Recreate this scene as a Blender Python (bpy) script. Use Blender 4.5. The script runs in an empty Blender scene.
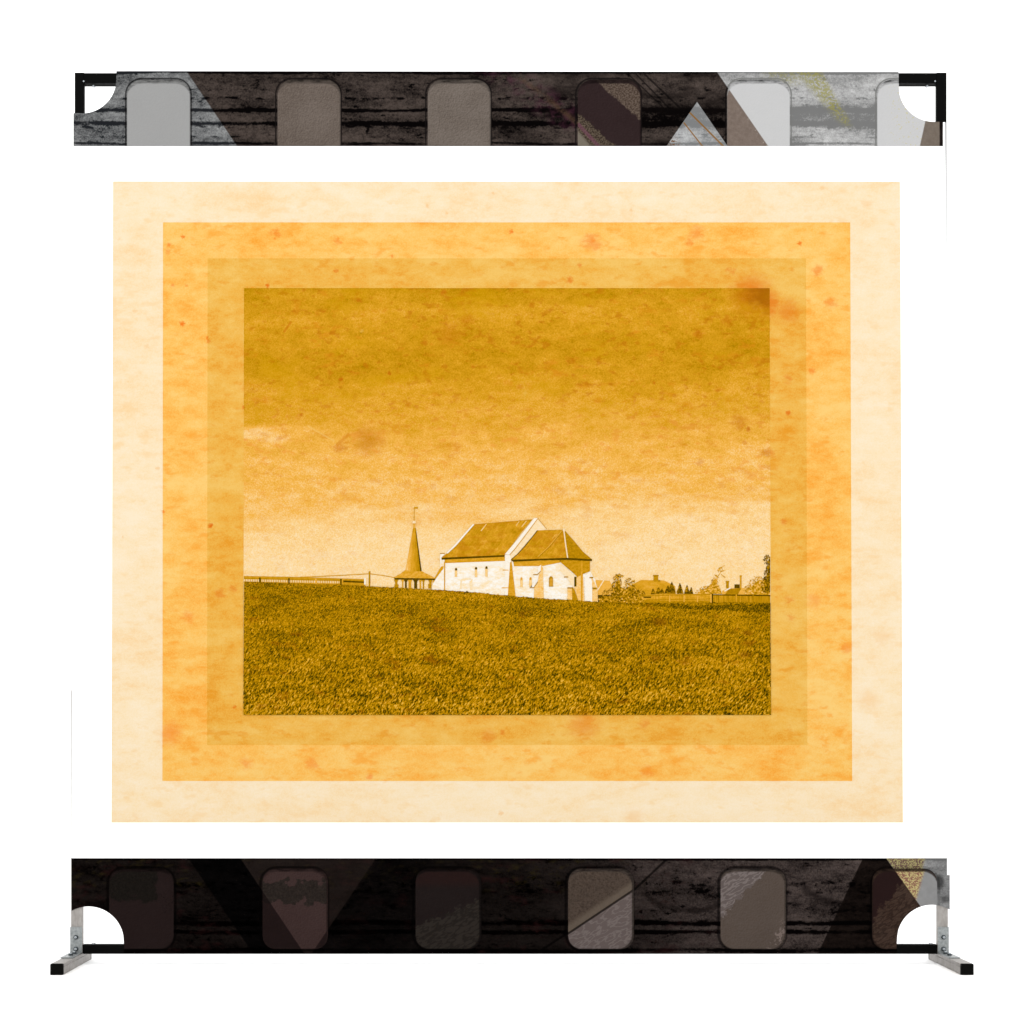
import bpy, math, random
from mathutils import Vector
random.seed(7)
scn = bpy.context.scene
COL = scn.collection

# ------------------------------------------------------------------ measures
S = 360.0            # print units per metre on the banner plane (y = 0)
D = 4.5              # camera distance to the banner
CX, CY = 482.0, 743.0
CAM_H = 0.614
BASE_Z = 0.031       # lower hem of the banner
LIGHT = 1.99         # light falling on the banner, so that printed inks get real albedos

def wx(px): return (px - 512.0) / S
def wz(py): return CAM_H + (CY - py) / S

# ------------------------------------------------------------------ colour helpers
def lin1(c):
    c /= 255.0
    return c / 12.92 if c <= 0.04045 else ((c + 0.055) / 1.055) ** 2.4
def ink(c, k=None):
    k = LIGHT if k is None else k
    return tuple(min(0.92, lin1(v) / k) for v in c) + (1.0,)

# ------------------------------------------------------------------ node builder
class Sk:
    def __init__(self, m, s): self.m, self.s = m, s
    def _op(self, op, o, rev=False):
        return self.m.math(op, o, self) if rev else self.m.math(op, self, o)
    def __add__(self, o): return self._op('ADD', o)
    def __radd__(self, o): return self._op('ADD', o)
    def __sub__(self, o): return self._op('SUBTRACT', o)
    def __rsub__(self, o): return self._op('SUBTRACT', o, True)
    def __mul__(self, o): return self._op('MULTIPLY', o)
    def __rmul__(self, o): return self._op('MULTIPLY', o)
    def __truediv__(self, o): return self._op('DIVIDE', o)
    def __rtruediv__(self, o): return self._op('DIVIDE', o, True)
    def abs(self): return self.m.math('ABSOLUTE', self)
    def max(self, o): return self.m.math('MAXIMUM', self, o)
    def min(self, o): return self.m.math('MINIMUM', self, o)
    def clamp(self):
        r = self.m.math('ADD', self, 0.0); r.s.node.use_clamp = True; return r

class Mat:
    def __init__(self, name, rough=1.0, spec=0.0, metal=0.0):
        self.mat = bpy.data.materials.new(name); self.mat.use_nodes = True
        self.nt = self.mat.node_tree
        self.b = self.nt.nodes['Principled BSDF']
        self.b.inputs['Roughness'].default_value = rough
        self.b.inputs['Specular IOR Level'].default_value = spec
        self.b.inputs['Metallic'].default_value = metal
    def node(self, t): return self.nt.nodes.new(t)
    def put(self, inp, v):
        if isinstance(v, Sk): self.nt.links.new(v.s, inp)
        else: inp.default_value = v
    def math(self, op, a, b=None, c=None):
        n = self.node('ShaderNodeMath'); n.operation = op
        self.put(n.inputs[0], a)
        if b is not None: self.put(n.inputs[1], b)
        if c is not None: self.put(n.inputs[2], c)
        return Sk(self, n.outputs[0])
    def coords(self):
        """print units on the cloth: px to the right, py downwards (object space)"""
        tc = self.node('ShaderNodeTexCoord'); sp = self.node('ShaderNodeSeparateXYZ')
        self.nt.links.new(tc.outputs['Object'], sp.inputs[0])
        x, z = Sk(self, sp.outputs[0]), Sk(self, sp.outputs[2])
        self.px = x * S + 512.0
        self.py = CY - (z + (BASE_Z - CAM_H)) * S
        return self.px, self.py
    def vec(self, x, y, z=0.0):
        n = self.node('ShaderNodeCombineXYZ')
        for i, v in enumerate((x, y, z)): self.put(n.inputs[i], v)
        return Sk(self, n.outputs[0])
    def noise(self, x, y, detail=2.0, rough=0.5, seed=0.0):
        n = self.node('ShaderNodeTexNoise'); n.noise_dimensions = '3D'
        n.inputs['Scale'].default_value = 1.0
        n.inputs['Detail'].default_value = detail
        n.inputs['Roughness'].default_value = rough
        self.put(n.inputs['Vector'], self.vec(x, y, seed * 13.7 + 0.31))
        return Sk(self, n.outputs[0])
    def smooth(self, v, a, b, lo=0.0, hi=1.0):
        n = self.node('ShaderNodeMapRange'); n.interpolation_type = 'SMOOTHSTEP'
        self.put(n.inputs[0], v)
        for i, q in enumerate((a, b, lo, hi)): n.inputs[i + 1].default_value = q
        return Sk(self, n.outputs[0])
    def remap(self, v, a, b, lo=0.0, hi=1.0):
        n = self.node('ShaderNodeMapRange'); n.clamp = True
        self.put(n.inputs[0], v)
        for i, q in enumerate((a, b, lo, hi)): n.inputs[i + 1].default_value = q
        return Sk(self, n.outputs[0])
    def dist(self, p, x, y):
        n = self.node('ShaderNodeVectorMath'); n.operation = 'DISTANCE'
        self.put(n.inputs[0], p); n.inputs[1].default_value = (x, y, 0)
        return Sk(self, n.outputs['Value'])
    def fcurve(self, v, stops):
        """piecewise linear number curve"""
        n = self.node('ShaderNodeValToRGB')
        a, b = stops[0][0], stops[-1][0]
        e = n.color_ramp.elements
        while len(e) < len(stops): e.new(0.5)
        for k, (p, q) in enumerate(stops):
            e[k].position = (p - a) / (b - a); e[k].color = (q, q, q, 1)
        self.put(n.inputs[0], self.remap(v, a, b))
        bw = self.node('ShaderNodeSeparateColor'); self.nt.links.new(n.outputs[0], bw.inputs[0])
        return Sk(self, bw.outputs[0])
    def ramp(self, v, stops):
        n = self.node('ShaderNodeValToRGB'); e = n.color_ramp.elements
        while len(e) < len(stops): e.new(0.5)
        for k, (p, c) in enumerate(stops):
            e[k].position = p; e[k].color = ink(c)
        self.put(n.inputs[0], v)
        return Sk(self, n.outputs[0])
    def mix(self, f, a, b):
        n = self.node('ShaderNodeMix'); n.data_type = 'RGBA'
        self.put(n.inputs[0], f)
        for i, c in ((6, a), (7, b)):
            if isinstance(c, Sk): self.nt.links.new(c.s, n.inputs[i])
            else: n.inputs[i].default_value = ink(c)
        return Sk(self, n.outputs[2])
    def half(self, x0, y0, x1, y1, soft=0.5):
        """1 on the right-hand side of the line through two points going downwards"""
        dx, dy = x1 - x0, y1 - y0; L = math.hypot(dx, dy)
        d = ((self.px - x0) * dy - (self.py - y0) * dx) / L
        return self.smooth(d, -soft, soft)
    def line(self, x0, y0, x1, y1, w):
        """1 on a thin segment"""
        dx, dy = x1 - x0, y1 - y0; L = math.hypot(dx, dy)
        d = (((self.px - x0) * dy - (self.py - y0) * dx) / L).abs()
        t = ((self.px - x0) * dx + (self.py - y0) * dy) / L
        return self.smooth(d, w * 0.4, w, 1, 0) * self.smooth(t, -1, 0) * self.smooth(t, L, L + 1, 1, 0)
    def done(self, color):
        self.put(self.b.inputs['Base Color'], color); return self.mat

# ------------------------------------------------------------------ mesh helpers
def link(name, verts, faces, mat, parent=None, smooth=False):
    me = bpy.data.meshes.new(name); me.from_pydata(verts, [], faces); me.update()
    if smooth:
        for p in me.polygons: p.use_smooth = True
    if mat: me.materials.append(mat)
    o = bpy.data.objects.new(name, me); COL.objects.link(o)
    if parent is not None: o.parent = parent
    return o

LAYER = 0.0004
def flat(name, polys, mat, parent, layer, sheet=False):
    """printed shape: polygons in print units on one ink layer of the cloth;
    overlapping flecks get hair-thin sub-layers of their own"""
    v, f = [], []
    subs = []
    for p in polys:
        y = -layer * LAYER
        if not sheet and len(polys) > 1:
            bb = (min(q[0] for q in p), min(q[1] for q in p), max(q[0] for q in p), max(q[1] for q in p))
            k = 0
            while k < len(subs) and any(bb[0] < o[2] and o[0] < bb[2] and bb[1] < o[3] and o[1] < bb[3] for o in subs[k]): k += 1
            if k == len(subs): subs.append([])
            subs[k].append(bb); y -= k * .04 * LAYER
        a = sum(p[i][0] * p[(i+1) % len(p)][1] - p[(i+1) % len(p)][0] * p[i][1] for i in range(len(p)))
        q = list(p) if a < 0 else list(reversed(p))        # face the viewer
        f.append(tuple(range(len(v), len(v) + len(q))))
        v += [(wx(a_), y, wz(b_) - BASE_Z) for a_, b_ in q]
    return link(name, v, f, mat, parent)

def rect(x0, y0, x1, y1): return [(x0, y0), (x1, y0), (x1, y1), (x0, y1)]
def stroke(pts, w):
    out = []
    for (a, b), (c, d) in zip(pts, pts[1:]):
        L = math.hypot(c - a, d - b) or 1; nx, ny = -(d - b) / L * w / 2, (c - a) / L * w / 2
        out.append([(a + nx, b + ny), (c + nx, d + ny), (c - nx, d - ny), (a - nx, b - ny)])
    return out
def disc(x, y, r, n=12): return [(x + r * math.cos(2 * math.pi * k / n), y + r * math.sin(2 * math.pi * k / n)) for k in range(n)]
def columns(xs, top, bot):
    out = []
    for a, b in zip(xs, xs[1:]):
        if bot(a) - top(a) < 0.01 and bot(b) - top(b) < 0.01: continue
        out.append([(a, top(a)), (b, top(b)), (b, max(bot(b), top(b))), (a, max(bot(a), top(a)))])
    return out
def spread(a, b, n): return [a + (b - a) * k / n for k in range(n + 1)]
def leaves(spots, n, size, seed):
    """leaf-sized printed flecks scattered in ellipses (x, y, rx, ry, share)"""
    r = random.Random(seed); out = []
    tot = sum(s[4] for s in spots)
    for x, y, rx, ry, sh in spots:
        for _ in range(int(n * sh / tot)):
            a, q = r.uniform(0, 6.283), math.sqrt(r.random())
            cx, cy = x + rx * q * math.cos(a), y + ry * q * math.sin(a)
            t, l, w = r.uniform(0, 3.14), size * r.uniform(.6, 1.4), size * r.uniform(.3, .6)
            c, s = math.cos(t), math.sin(t)
            out.append([(cx + c*l, cy + s*l), (cx - s*w, cy + c*w), (cx - c*l, cy - s*l), (cx + s*w, cy - c*w)])
    return out

def empty(name, loc, label, cat):
    o = bpy.data.objects.new(name, None); COL.objects.link(o); o.location = loc
    o['label'] = label; o['category'] = cat; o.empty_display_size = .1
    return o

def solid_poly(name, prof, axis, a, b, mat, parent):
    """extrude a 2-D profile (u, v) along an axis from a to b"""
    def P(u, v, t): return {'x': (t, u, v), 'y': (u, t, v), 'z': (u, v, t)}[axis]
    n = len(prof)
    v = [P(u, w, a) for u, w in prof] + [P(u, w, b) for u, w in prof]
    f = [tuple(range(n)), tuple(range(2*n - 1, n - 1, -1))]
    f += [((i+1) % n, i, n + i, n + (i+1) % n) for i in range(n)]
    o = link(name, v, f, mat, parent)
    import bmesh
    bm = bmesh.new(); bm.from_mesh(o.data); bmesh.ops.recalc_face_normals(bm, faces=bm.faces); bm.to_mesh(o.data); bm.free()
    return o
def rrect(u0, v0, u1, v1, r, n=3):
    out = []
    for cu, cv, s in ((u1-r, v1-r, 0), (u0+r, v1-r, 1), (u0+r, v0+r, 2), (u1-r, v0+r, 3)):
        for k in range(n + 1):
            a = (s + k / n) * math.pi / 2
            out.append((cu + r * math.cos(a), cv + r * math.sin(a)))
    return out

# ================================================================== INKS
SEPIA = [(0.00, (42, 28, 1)), (0.15, (86, 64, 1)), (0.30, (141, 102, 1)), (0.45, (195, 140, 8)),
         (0.56, (223, 161, 34)), (0.68, (246, 184, 80)), (0.80, (253, 214, 147)), (0.90, (254, 232, 194)), (1.0, (255, 250, 240))]

# rust specks and foxing of the old paper: x, y, radius, strength
SPOTS = [(183,237,2.4,.9),(169,245,2,.7),(168,252,3,.4),(276,232.5,4,.7),(275,238,1.6,.6),(172.7,285.6,2.4,.6),(186.5,285.6,1.8,.5),
 (182.5,324,3,.95),(207.5,338,1.8,.9),(208.7,341,2.6,.6),(267.4,286,2.6,1),(119.5,239,2.5,.35),(147,346,3,.35),(134.8,311.6,1.8,.45),(174.8,200,2,.3),
 (427.5,206,2.2,.6),(446.5,212.8,1.8,.55),(493,193,1.8,.5),(511.5,231.5,2.4,.9),(591.5,241.8,8,.7),(336,240,4,.6),(392.6,256,2,.6),(336,271,2.4,.6),
 (580,265,2.6,.6),(570,280,3.6,.7),(358.6,299.8,2.6,.8),(443.6,292.5,3.4,.8),(437.7,306,2.4,.5),(531.5,304.8,3.4,.6),(389.4,373.3,2.3,1),(341,379.8,2.8,.95),
 (330,372,3,.5),(473,367,2.4,.7),(569.6,361.3,4.4,.7),(519.8,386.8,3.6,.5),(424.5,343,3.4,.6),(467,319.5,6,.6),(408.5,404.5,3.4,.6),(449.5,334,12,.45),
 (367.5,441,15,.6),(340.6,448,5,.7),(301.5,414.7,2.2,.9),(631,210,2.2,.55),(799.8,243.6,2.6,.9),(697,233,7,.6),(688.7,242,4,.6),(818,270.8,5,.65),(831.6,302,5,.6),
 (788.3,413,3,.9),(739.3,422,7,.7),(748.3,429,3,.95),(744.7,442.5,3,.5),(768,453,5,.6),(812,370.7,3.6,.6),(789,379,5,.6),(654,382.5,2.2,.8),(727,321,5,.7),
 (697.8,333.5,6,.7),(752,296,20,.9),(766,304,14,.9),(867.3,204,4,.4),(822.5,188,2.2,.45),(700,462,4,.5),(732,272,4,.6),(788,311,12,.6),(210.2,525.8,2.6,1),(243.5,407,2.4,.8),
 (163.4,512,2,.8),(361,434,6,.6),(157.7,468,1.8,.5),(122.7,537,1.6,.5),(220,594,5,.55),(234,588.7,4,.55),(189,617.4,6,.5),(783.5,521.6,3.6,.6),(789,600,4,.55),
 (789,618,4,.45),(846.4,648,5,.5),(815,600,7,.4),(882,637,8,.35),(868,700,10,.35),(234.3,706.9,1.8,.8),(170,733,11,.6),(312,763.6,6,.5),(246.5,763.6,5,.5),
 (502.5,732,3,.6),(487,737,7,.5),(583.8,724,14,.5),(644.7,724,5,.5),(369.7,776.6,3.6,.6),(646,771,6,.5),(501,813.4,2.4,.5),(633.8,818,9,.4),(312,826,3,.3),(135,817,4,.3)]
PALE = [(246.5,756.8,3,.8),(176,687,3,.6),(184,678,5,.5),(193,679,4,.45),(201,676,3,.4),(204,773,2.4,.4),(525,393,2.6,.7),(362,331,2,.6),(372,457,2,.5),(801,403,2.4,.5),(728,273,3,.6),(397,751,3,.4)]

def paper(m):
    """mottled fibre of the old paper, a little stretched sideways; returns broad clouds, fine mottle, grain"""
    px, py = m.px, m.py
    a = m.noise(px / 40, py / 19, 5, .58, 1)
    b = m.noise(px / 12, py / 6.5, 4, .62, 2)
    g = m.noise(px * .8, py * .8, 1, .5, 3)
    return a, b, g
def smudge(m):
    """scattered darker smudges in the paper, clustered in places"""
    k = m.noise(m.px / 17, m.py / 9, 4, .6, 7); q = m.noise(m.px / 90, m.py / 60, 2, .5, 8)
    return m.smooth(k + (q - .5) * .35, .545, .72)
def spots_in(m, lst, box):
    px, py = m.px, m.py
    wob = m.noise(px / 3.5, py / 2.6, 3, .6, 5); wob2 = m.noise(px / 3.5, py / 2.6, 3, .6, 6)
    p = m.vec(px + (wob - .5) * 7, (py + (wob2 - .5) * 5))
    big = m.noise(px / 9, py / 5, 4, .65, 10); big2 = m.noise(px / 9, py / 6, 4, .65, 11)
    pb = m.vec(px + (big - .5) * 24, (py + (big2 - .5) * 15))
    tot = None
    for x, y, r, s in lst:
        if not (box[0] - r*2 < x < box[2] + r*2 and box[1] - r*2 < y < box[3] + r*2): continue
        if r > 3.9: e = m.smooth(m.dist(pb, x, y), r * .1, r * 1.6, s * .9, 0)
        else: e = m.smooth(m.dist(p, x, y), r * .25, r * 1.3, s, 0)
        tot = e if tot is None else tot.max(e)
    return tot

def border_ink(name, light, mid, deep, rust, box, gain=1.0, edge=None):
    m = Mat(name); m.coords(); a, b, g = paper(m)
    lf = m.noise(m.px / 120, m.py / 85, 2, .5, 12)
    f = (a - .5) * 1.9 * gain + (b - .5) * 1.15 * gain + (g - .5) * .85 + (lf - .5) * 1.1 * gain + .42
    c = m.mix(m.remap(f, 0, .5), light, mid)
    c = m.mix(m.remap(f, .5, 1.05), c, deep)
    c = m.mix(smudge(m) * .7 * gain, c, deep)
    sp = spots_in(m, SPOTS, box)
    if sp: c = m.mix(sp * .95, c, rust)
    pl = spots_in(m, PALE, box)
    if pl: c = m.mix(pl * .6, c, light)
    return m.done(c)

CREAM_BOX, ORANGE_BOX, AMBER_BOX, PHOTO_BOX = (111,182,903,823), (162,222,852,781), (207,258,808,745), (243,288,771,716)
M_cream = border_ink('cream old paper ink', (255,237,206), (254,230,190), (253,215,160), (249,190,115), CREAM_BOX, .8)
M_orange = border_ink('orange old paper ink', (254,209,122), (254,195,96), (252,169,58), (247,124,26), ORANGE_BOX)
M_amber = border_ink('amber old paper ink', (245,197,102), (241,183,78), (236,158,44), (230,116,20), AMBER_BOX)

def photo_ink(name, tone, amp=.10, grain=.10, fine=1.0, spots=False, boxp=PHOTO_BOX, tones=None):
    """an area of the sepia photograph: a grey tone seen through the old paper"""
    m = Mat(name); px, py = m.coords()
    if callable(tone): t = tone(m)
    else:
        t = (m.noise(px / (3.2 * fine), py / (2.4 * fine), 3, .6, 21) - .5) * amp * 2 + tone
    g = m.noise(px * .85, py * .85, 1, .5, 23)
    t = t + (g - .5) * grain
    c = m.ramp(t.clamp(), tones or SEPIA)
    if spots:
        sp = spots_in(m, SPOTS, boxp)
        c = m.mix(sp * .75, c, (192, 96, 6))
        pl = spots_in(m, PALE, boxp)
        if pl: c = m.mix(pl * .6, c, (244, 200, 100))
        if callable(spots): c = spots(m, c)
    return m.done(c)

def sky_tone(m):
    px, py = m.px, m.py
    a, b, g = paper(m)
    w = m.noise(px / 150, py / 34, 4, .55, 31)
    w2 = m.noise(px / 40, py / 14, 4, .6, 32)
    y2 = py + (w - .5) * 70 + (w2 - .5) * 12 + m.remap(px, 243, 771, -6, 14)
    t = m.fcurve(y2, [(280,.475),(300,.505),(318,.56),(334,.53),(352,.49),(372,.50),(388,.55),(410,.58),(432,.62),(455,.665),(485,.695),(508,.72),(522,.785),(560,.825),(640,.83)])
    # the pale break in the cloud at the left
    q = (1 - m.smooth(px, 262, 330)) * m.smooth(py + (w2 - .5) * 14, 422, 430) * (1 - m.smooth(py + (w2 - .5) * 18, 434, 452))
    t = t + q * .13
    lo = m.smooth(py, 480, 540)                      # streaks die out towards the horizon
    t = t + (a - .5) * (lo * -.10 + .22) * -1 + (b - .5) * (lo * -.10 + .20) * -1
    d = m.noise(px / 5, py / 4, 4, .65, 34)
    top = 1 - m.smooth(py, 330, 460)
    t = t - m.smooth(d, .55, .72) * .07 * top
    return t
def sky_extra(m, c):
    up = 1 - m.smooth(m.py, 440, 540) * .8
    c = m.mix(smudge(m) * .5 * up, c, (216, 132, 22))
    fl = m.noise(m.px / 9, m.py / 5.6, 4, .55, 37); cl = m.noise(m.px / 45, m.py / 22, 2, .5, 38)
    c = m.mix(m.smooth(fl + (cl - .5) * .4, .54, .72) * .62 * (1 - m.smooth(m.py, 440, 545) * .75), c, m.mix(m.smooth(m.py, 380, 450), (190, 112, 8), (238, 156, 58)))
    h = m.noise(m.px / 55, m.py / 26, 3, .55, 36)
    c = m.mix(m.smooth(h, .5, .68) * .35 * (1 - m.smooth(m.py, 380, 470)), c, (212, 158, 6))
    st = m.dist(m.vec(m.px, (m.py - 294) * 1.15 + 294), 764, 294) + (m.noise(m.px / 11, m.py / 9, 4, .6, 39) - .5) * 34
    c = m.mix(m.smooth(st, 4, 26, .75, 0), c, (164, 92, 6))
    c = m.mix(m.line(308, 426, 334, 441, 1.2) * .45, c, (246, 200, 110))
    c = m.mix(m.line(349, 434, 337, 445, 2.4) * .5, c, (214, 130, 26))
    c = m.mix(m.line(291, 322, 284, 332, 1.6) * .55, c, (200, 110, 10))
    return c
def roof_extra(m, c):
    return m.mix(m.smooth(m.noise(m.px / 13, m.py / 8, 4, .62, 67), .44, .64) * .5, c, (192, 118, 12))
M_sky = photo_ink('sepia cloudy sky ink', sky_tone, grain=.25, spots=sky_extra)

def field_tone(m):
    px, py = m.px, m.py
    wb = m.noise(px / 14, py / 9, 2, .5, 40)
    def blades(ls, lp, d, seed, ang):
        c, q = math.cos(ang), math.sin(ang)
        al = px * c - py * q + (wb - .5) * 7; ac = px * q + py * c + (wb - .5) * 5
        return m.noise(al / ls, ac / lp, 1.5, .6, seed) - m.noise(al / ls, ac / lp + d, 1.5, .6, seed)
    def tuft(ls, lp, seed, ang, dt=1.5):
        c, q = math.cos(ang), math.sin(ang)
        al = px * c - py * q + (wb - .5) * 5; ac = px * q + py * c + (wb - .5) * 4
        return m.noise(al / ls, ac / lp, dt, .6, seed) - .5
    far = tuft(1.35, 1.05, 41, .9) * .75 + tuft(2.6, 1.6, 47, .9) * .45
    near = tuft(3.6, 1.45, 42, .95) * .95 + blades(3.3, 1.9, .5, 42, .95) * .5
    near2 = tuft(3.2, 1.4, 43, 1.35) * .8
    k = m.remap(py, 580, 700)
    e = far * (1 - k * .6) * 1.15 + (near + near2) * (k * 1.0 + .08)
    n = m.noise(px / 50, py / 14, 4, .6, 44); c1 = m.noise(px / 4.4, py / 3.2, 3, .65, 45)
    vt = m.fcurve(px, [(600, .12), (625, .12), (650, .30), (680, .42), (709, .50), (740, .42), (771, .36)]) * 10 + 600
    vb = m.fcurve(px, [(600, .15), (620, .2), (640, .24), (655, .32), (680, .45), (709, .52), (740, .575), (771, .70)]) * 20 + 600
    q = py + (c1 - .5) * 6 + (wb - .5) * 3
    verge = m.smooth(q - vt, -.6, .8) * m.smooth(vb - q, -1, 1.4) * m.smooth(px, 608, 630)
    return e + (n - .5) * .40 + (c1 - .5) * (k * .2 + .16) + m.fcurve(py, [(575,.375),(600,.37),(640,.375),(680,.375),(716,.38)]) - verge * .13
def field_extra(m, c):
    n = m.noise(m.px / 17, m.py / 8, 4, .6, 46)
    c = m.mix(m.smooth(n, .56, .74) * .5, c, (146, 80, 4))
    for x, y, r in ((299,634,7),(293,634,5),(660,622,12),(748,633,7),(745,655,11),(402,616,6),(655,658,9),(685,663,8)):
        d = m.dist(m.vec(m.px, (m.py - y) * 2.0 + y), x, y)
        c = m.mix(m.smooth(d + (n - .5) * 12, 1, r, .5, 0), c, (118, 62, 4))
    # mown edge below the fence
    return c
FIELD = [(0.0, (44, 38, 0)), (0.18, (86, 68, 1)), (0.34, (150, 109, 2)), (0.45, (188, 136, 3)), (0.58, (216, 154, 20)), (0.8, (245, 195, 84))]
M_field = photo_ink('sepia grass field ink', field_tone, tones=FIELD, grain=.30, spots=field_extra)
M_verge = photo_ink('sepia dark verge ink', .25, .13, .14, .6)
M_roof = photo_ink('sepia tiled roof ink', lambda m: (m.noise(m.px / 10, m.py / 6, 4, .65, 51) - .5) * .42 + (m.noise((m.px + m.py * .7) / 1.6, m.py / 6, 2, .6, 63) - .5) * .20 + .52, grain=.16, spots=roof_extra)
M_roofdark = photo_ink('sepia shaded roof ink', .43, .14, .12)
M_rooflight = photo_ink('sepia canopy tile ink', .59, .2, .12)
M_wall = photo_ink('sepia whitewashed wall ink', lambda m: (m.noise(m.px / 5, m.py / 2.4, 4, .7, 52) - .5) * .42 + (m.noise(m.px / 14, m.py / 8, 2, .5, 64) - .5) * .2 + .95, grain=.10)
M_white = photo_ink('sepia bright coping ink', .965, .04, .04)
M_gable = photo_ink('sepia gable ink', .87, .09, .10)
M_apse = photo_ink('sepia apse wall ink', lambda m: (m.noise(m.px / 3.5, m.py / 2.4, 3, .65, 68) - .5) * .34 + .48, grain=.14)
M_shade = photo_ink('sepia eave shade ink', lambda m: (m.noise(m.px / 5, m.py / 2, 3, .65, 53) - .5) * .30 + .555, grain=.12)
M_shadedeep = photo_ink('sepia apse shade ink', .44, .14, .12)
M_winpale = photo_ink('sepia pale window ink', .77, .10, .06)
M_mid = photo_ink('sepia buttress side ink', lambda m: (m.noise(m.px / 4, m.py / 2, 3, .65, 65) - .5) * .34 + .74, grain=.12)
M_dark = photo_ink('sepia dark line ink', .17, .10, .06)
M_window = photo_ink('sepia window glass ink', .60, .10, .06)
M_winhead = photo_ink('sepia window head ink', .40, .12, .06)
M_leaf = photo_ink('sepia leaf ink', lambda m: (m.noise(m.px / 2.2, m.py / 1.9, 2, .6, 54) - .5) * 1.5 + .43, grain=.1)
M_leafpale = photo_ink('sepia pale leaf ink', lambda m: (m.noise(m.px / 2.3, m.py / 2, 2, .6, 55) - .5) * 1.3 + .54, grain=.1)
M_leafdark = photo_ink('sepia dark leaf ink', lambda m: (m.noise(m.px / 2.2, m.py / 1.9, 2, .6, 56) - .5) * 1.1 + .27, grain=.1)
M_house = photo_ink('sepia distant roof ink', lambda m: (m.noise(m.px / 9, m.py / 5, 3, .65, 57) - .5) * .34 + .55, grain=.08)
M_housepale = photo_ink('sepia pale roof ink', .645, .08, .07)
M_fence = photo_ink('sepia board fence ink', lambda m: m.noise(m.px / 1.3, m.py / 30, 2, .6, 58) * .62 + .14, grain=.08)
M_fencepale = photo_ink('sepia rail fence ink', lambda m: (m.noise(m.px / 1.6, m.py / 14, 2, .6, 59) - .5) * .3 + (m.noise(m.px / 8, m.py / 1.3, 2, .6, 66) - .5) * .3 + .56, grain=.08)
def picket_tone(m):
    base = m.noise(m.px / 2, m.py / 4, 2, .6, 60) * .2 + .40
    top = 579.0 + (m.px - 244) * .021
    gap = m.smooth(m.math('FLOORED_MODULO', m.px, 1.75), .8, 1.0) * m.smooth(m.py - top, 0, .4) * m.smooth(m.py - top, 2.2, 2.7, 1, 0) * m.smooth(m.px, 339, 340, 1, 0)
    rail = m.smooth((m.py - top + .5).abs(), .2, .7, 1, 0)
    return base + gap * .36 - rail * .08
M_picket = photo_ink('sepia picket fence ink', picket_tone, grain=.08)
M_spire = photo_ink('sepia spire ink', lambda m: (m.noise(m.px / 1.8, m.py / 9, 3, .6, 61) - .5) * .3 + m.remap(m.px, 406, 419, .72, .42), grain=.12)

# ------------------------------------------------------------------ film inks
def film(m, strip):
    """weathered grey boards of the film strip: v in 0..1"""
    px, py = m.px, m.py
    wob = m.noise(px / 90, py / 30, 2, .5, 71)
    yy = py + (wob - .5) * 5
    a = m.noise(px / 30, yy / 4.2, 6, .65, 72 + strip)
    b = m.noise(px / 8, yy / 5, 5, .65, 74 + strip)
    g = m.noise(px * .85, py * .85, 1, .5, 76)
    big = m.noise(px / 60, yy / 22, 3, .55, 77 + strip)
    fine = m.noise(px / 2.6, py / 2.0, 3, .6, 69 + strip)
    v = (a - .5) * .7 + (b - .5) * 1.0 + (fine - .5) * .6 + (g - .5) * .8 + (big - .5) * 1.5 + .47
    brk = m.noise(px / 26, yy / 9, 3, .6, 79 + strip)
    dash = m.noise(px / 15, yy / 9, 3, .6, 81 + strip); rag = m.noise(px / 6, yy / 3, 3, .6, 83 + strip)
    if strip == 0: grooves = [(110.2, 2.2, .85, 0), (123.5, 2.6, .75, 0), (98.5, 1.7, .7, 1), (126.5, 2.2, .6, 1), (72.6, 1.6, .9, 0), (143.6, 1.6, .6, 0), (137, 1.2, .35, 1), (90, 1.1, .3, 1)]
    else: grooves = [(923, 3, .85, 0), (932, 2.6, .85, 0), (859, 1.6, .8, 0), (884, 3.6, .55, 1), (892, 2, .4, 1), (950.5, 2.6, .6, 0), (911, 2, .3, 1)]
    for y, w, s, d in grooves:
        e = m.smooth((yy - y).abs() + (rag - .5) * w * 1.1, w * .1, w * 1.25, s, 0)
        e = e * (m.smooth(dash, .47, .62) if d else m.smooth(brk, .28, .5, .45, 1))
        v = v - e
    if strip == 0: v = v - m.smooth((yy - 117).abs() + (rag - .5) * 8, 6, 14, .38, 0) * m.smooth(px, 430, 540)
    blot = m.smooth(m.noise(px / 9, yy / 5.5, 4, .6, 85 + strip), .60, .69)
    return v - blot * .5
def perf_d(m, strip, drop=0.0):
    """distance to the nearest perforation outline"""
    px, py = m.px, m.py
    c0, pitch, hw, top, bot = ((158.5, 150.0, 31.8, 79.5, 190), (141.5, 152.7, 32.6, 868.5, 949))[strip]
    q = m.math('FLOORED_MODULO', px - (c0 - pitch / 2), pitch) - pitch / 2
    top = top + drop; r = 15.0
    dx = (q.abs() - (hw - r)).max(0.0); dy = ((py - (top + bot) / 2).abs() - ((bot - top) / 2 - r)).max(0.0)
    return m.math('SQRT', dx * dx + dy * dy) - r

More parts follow.
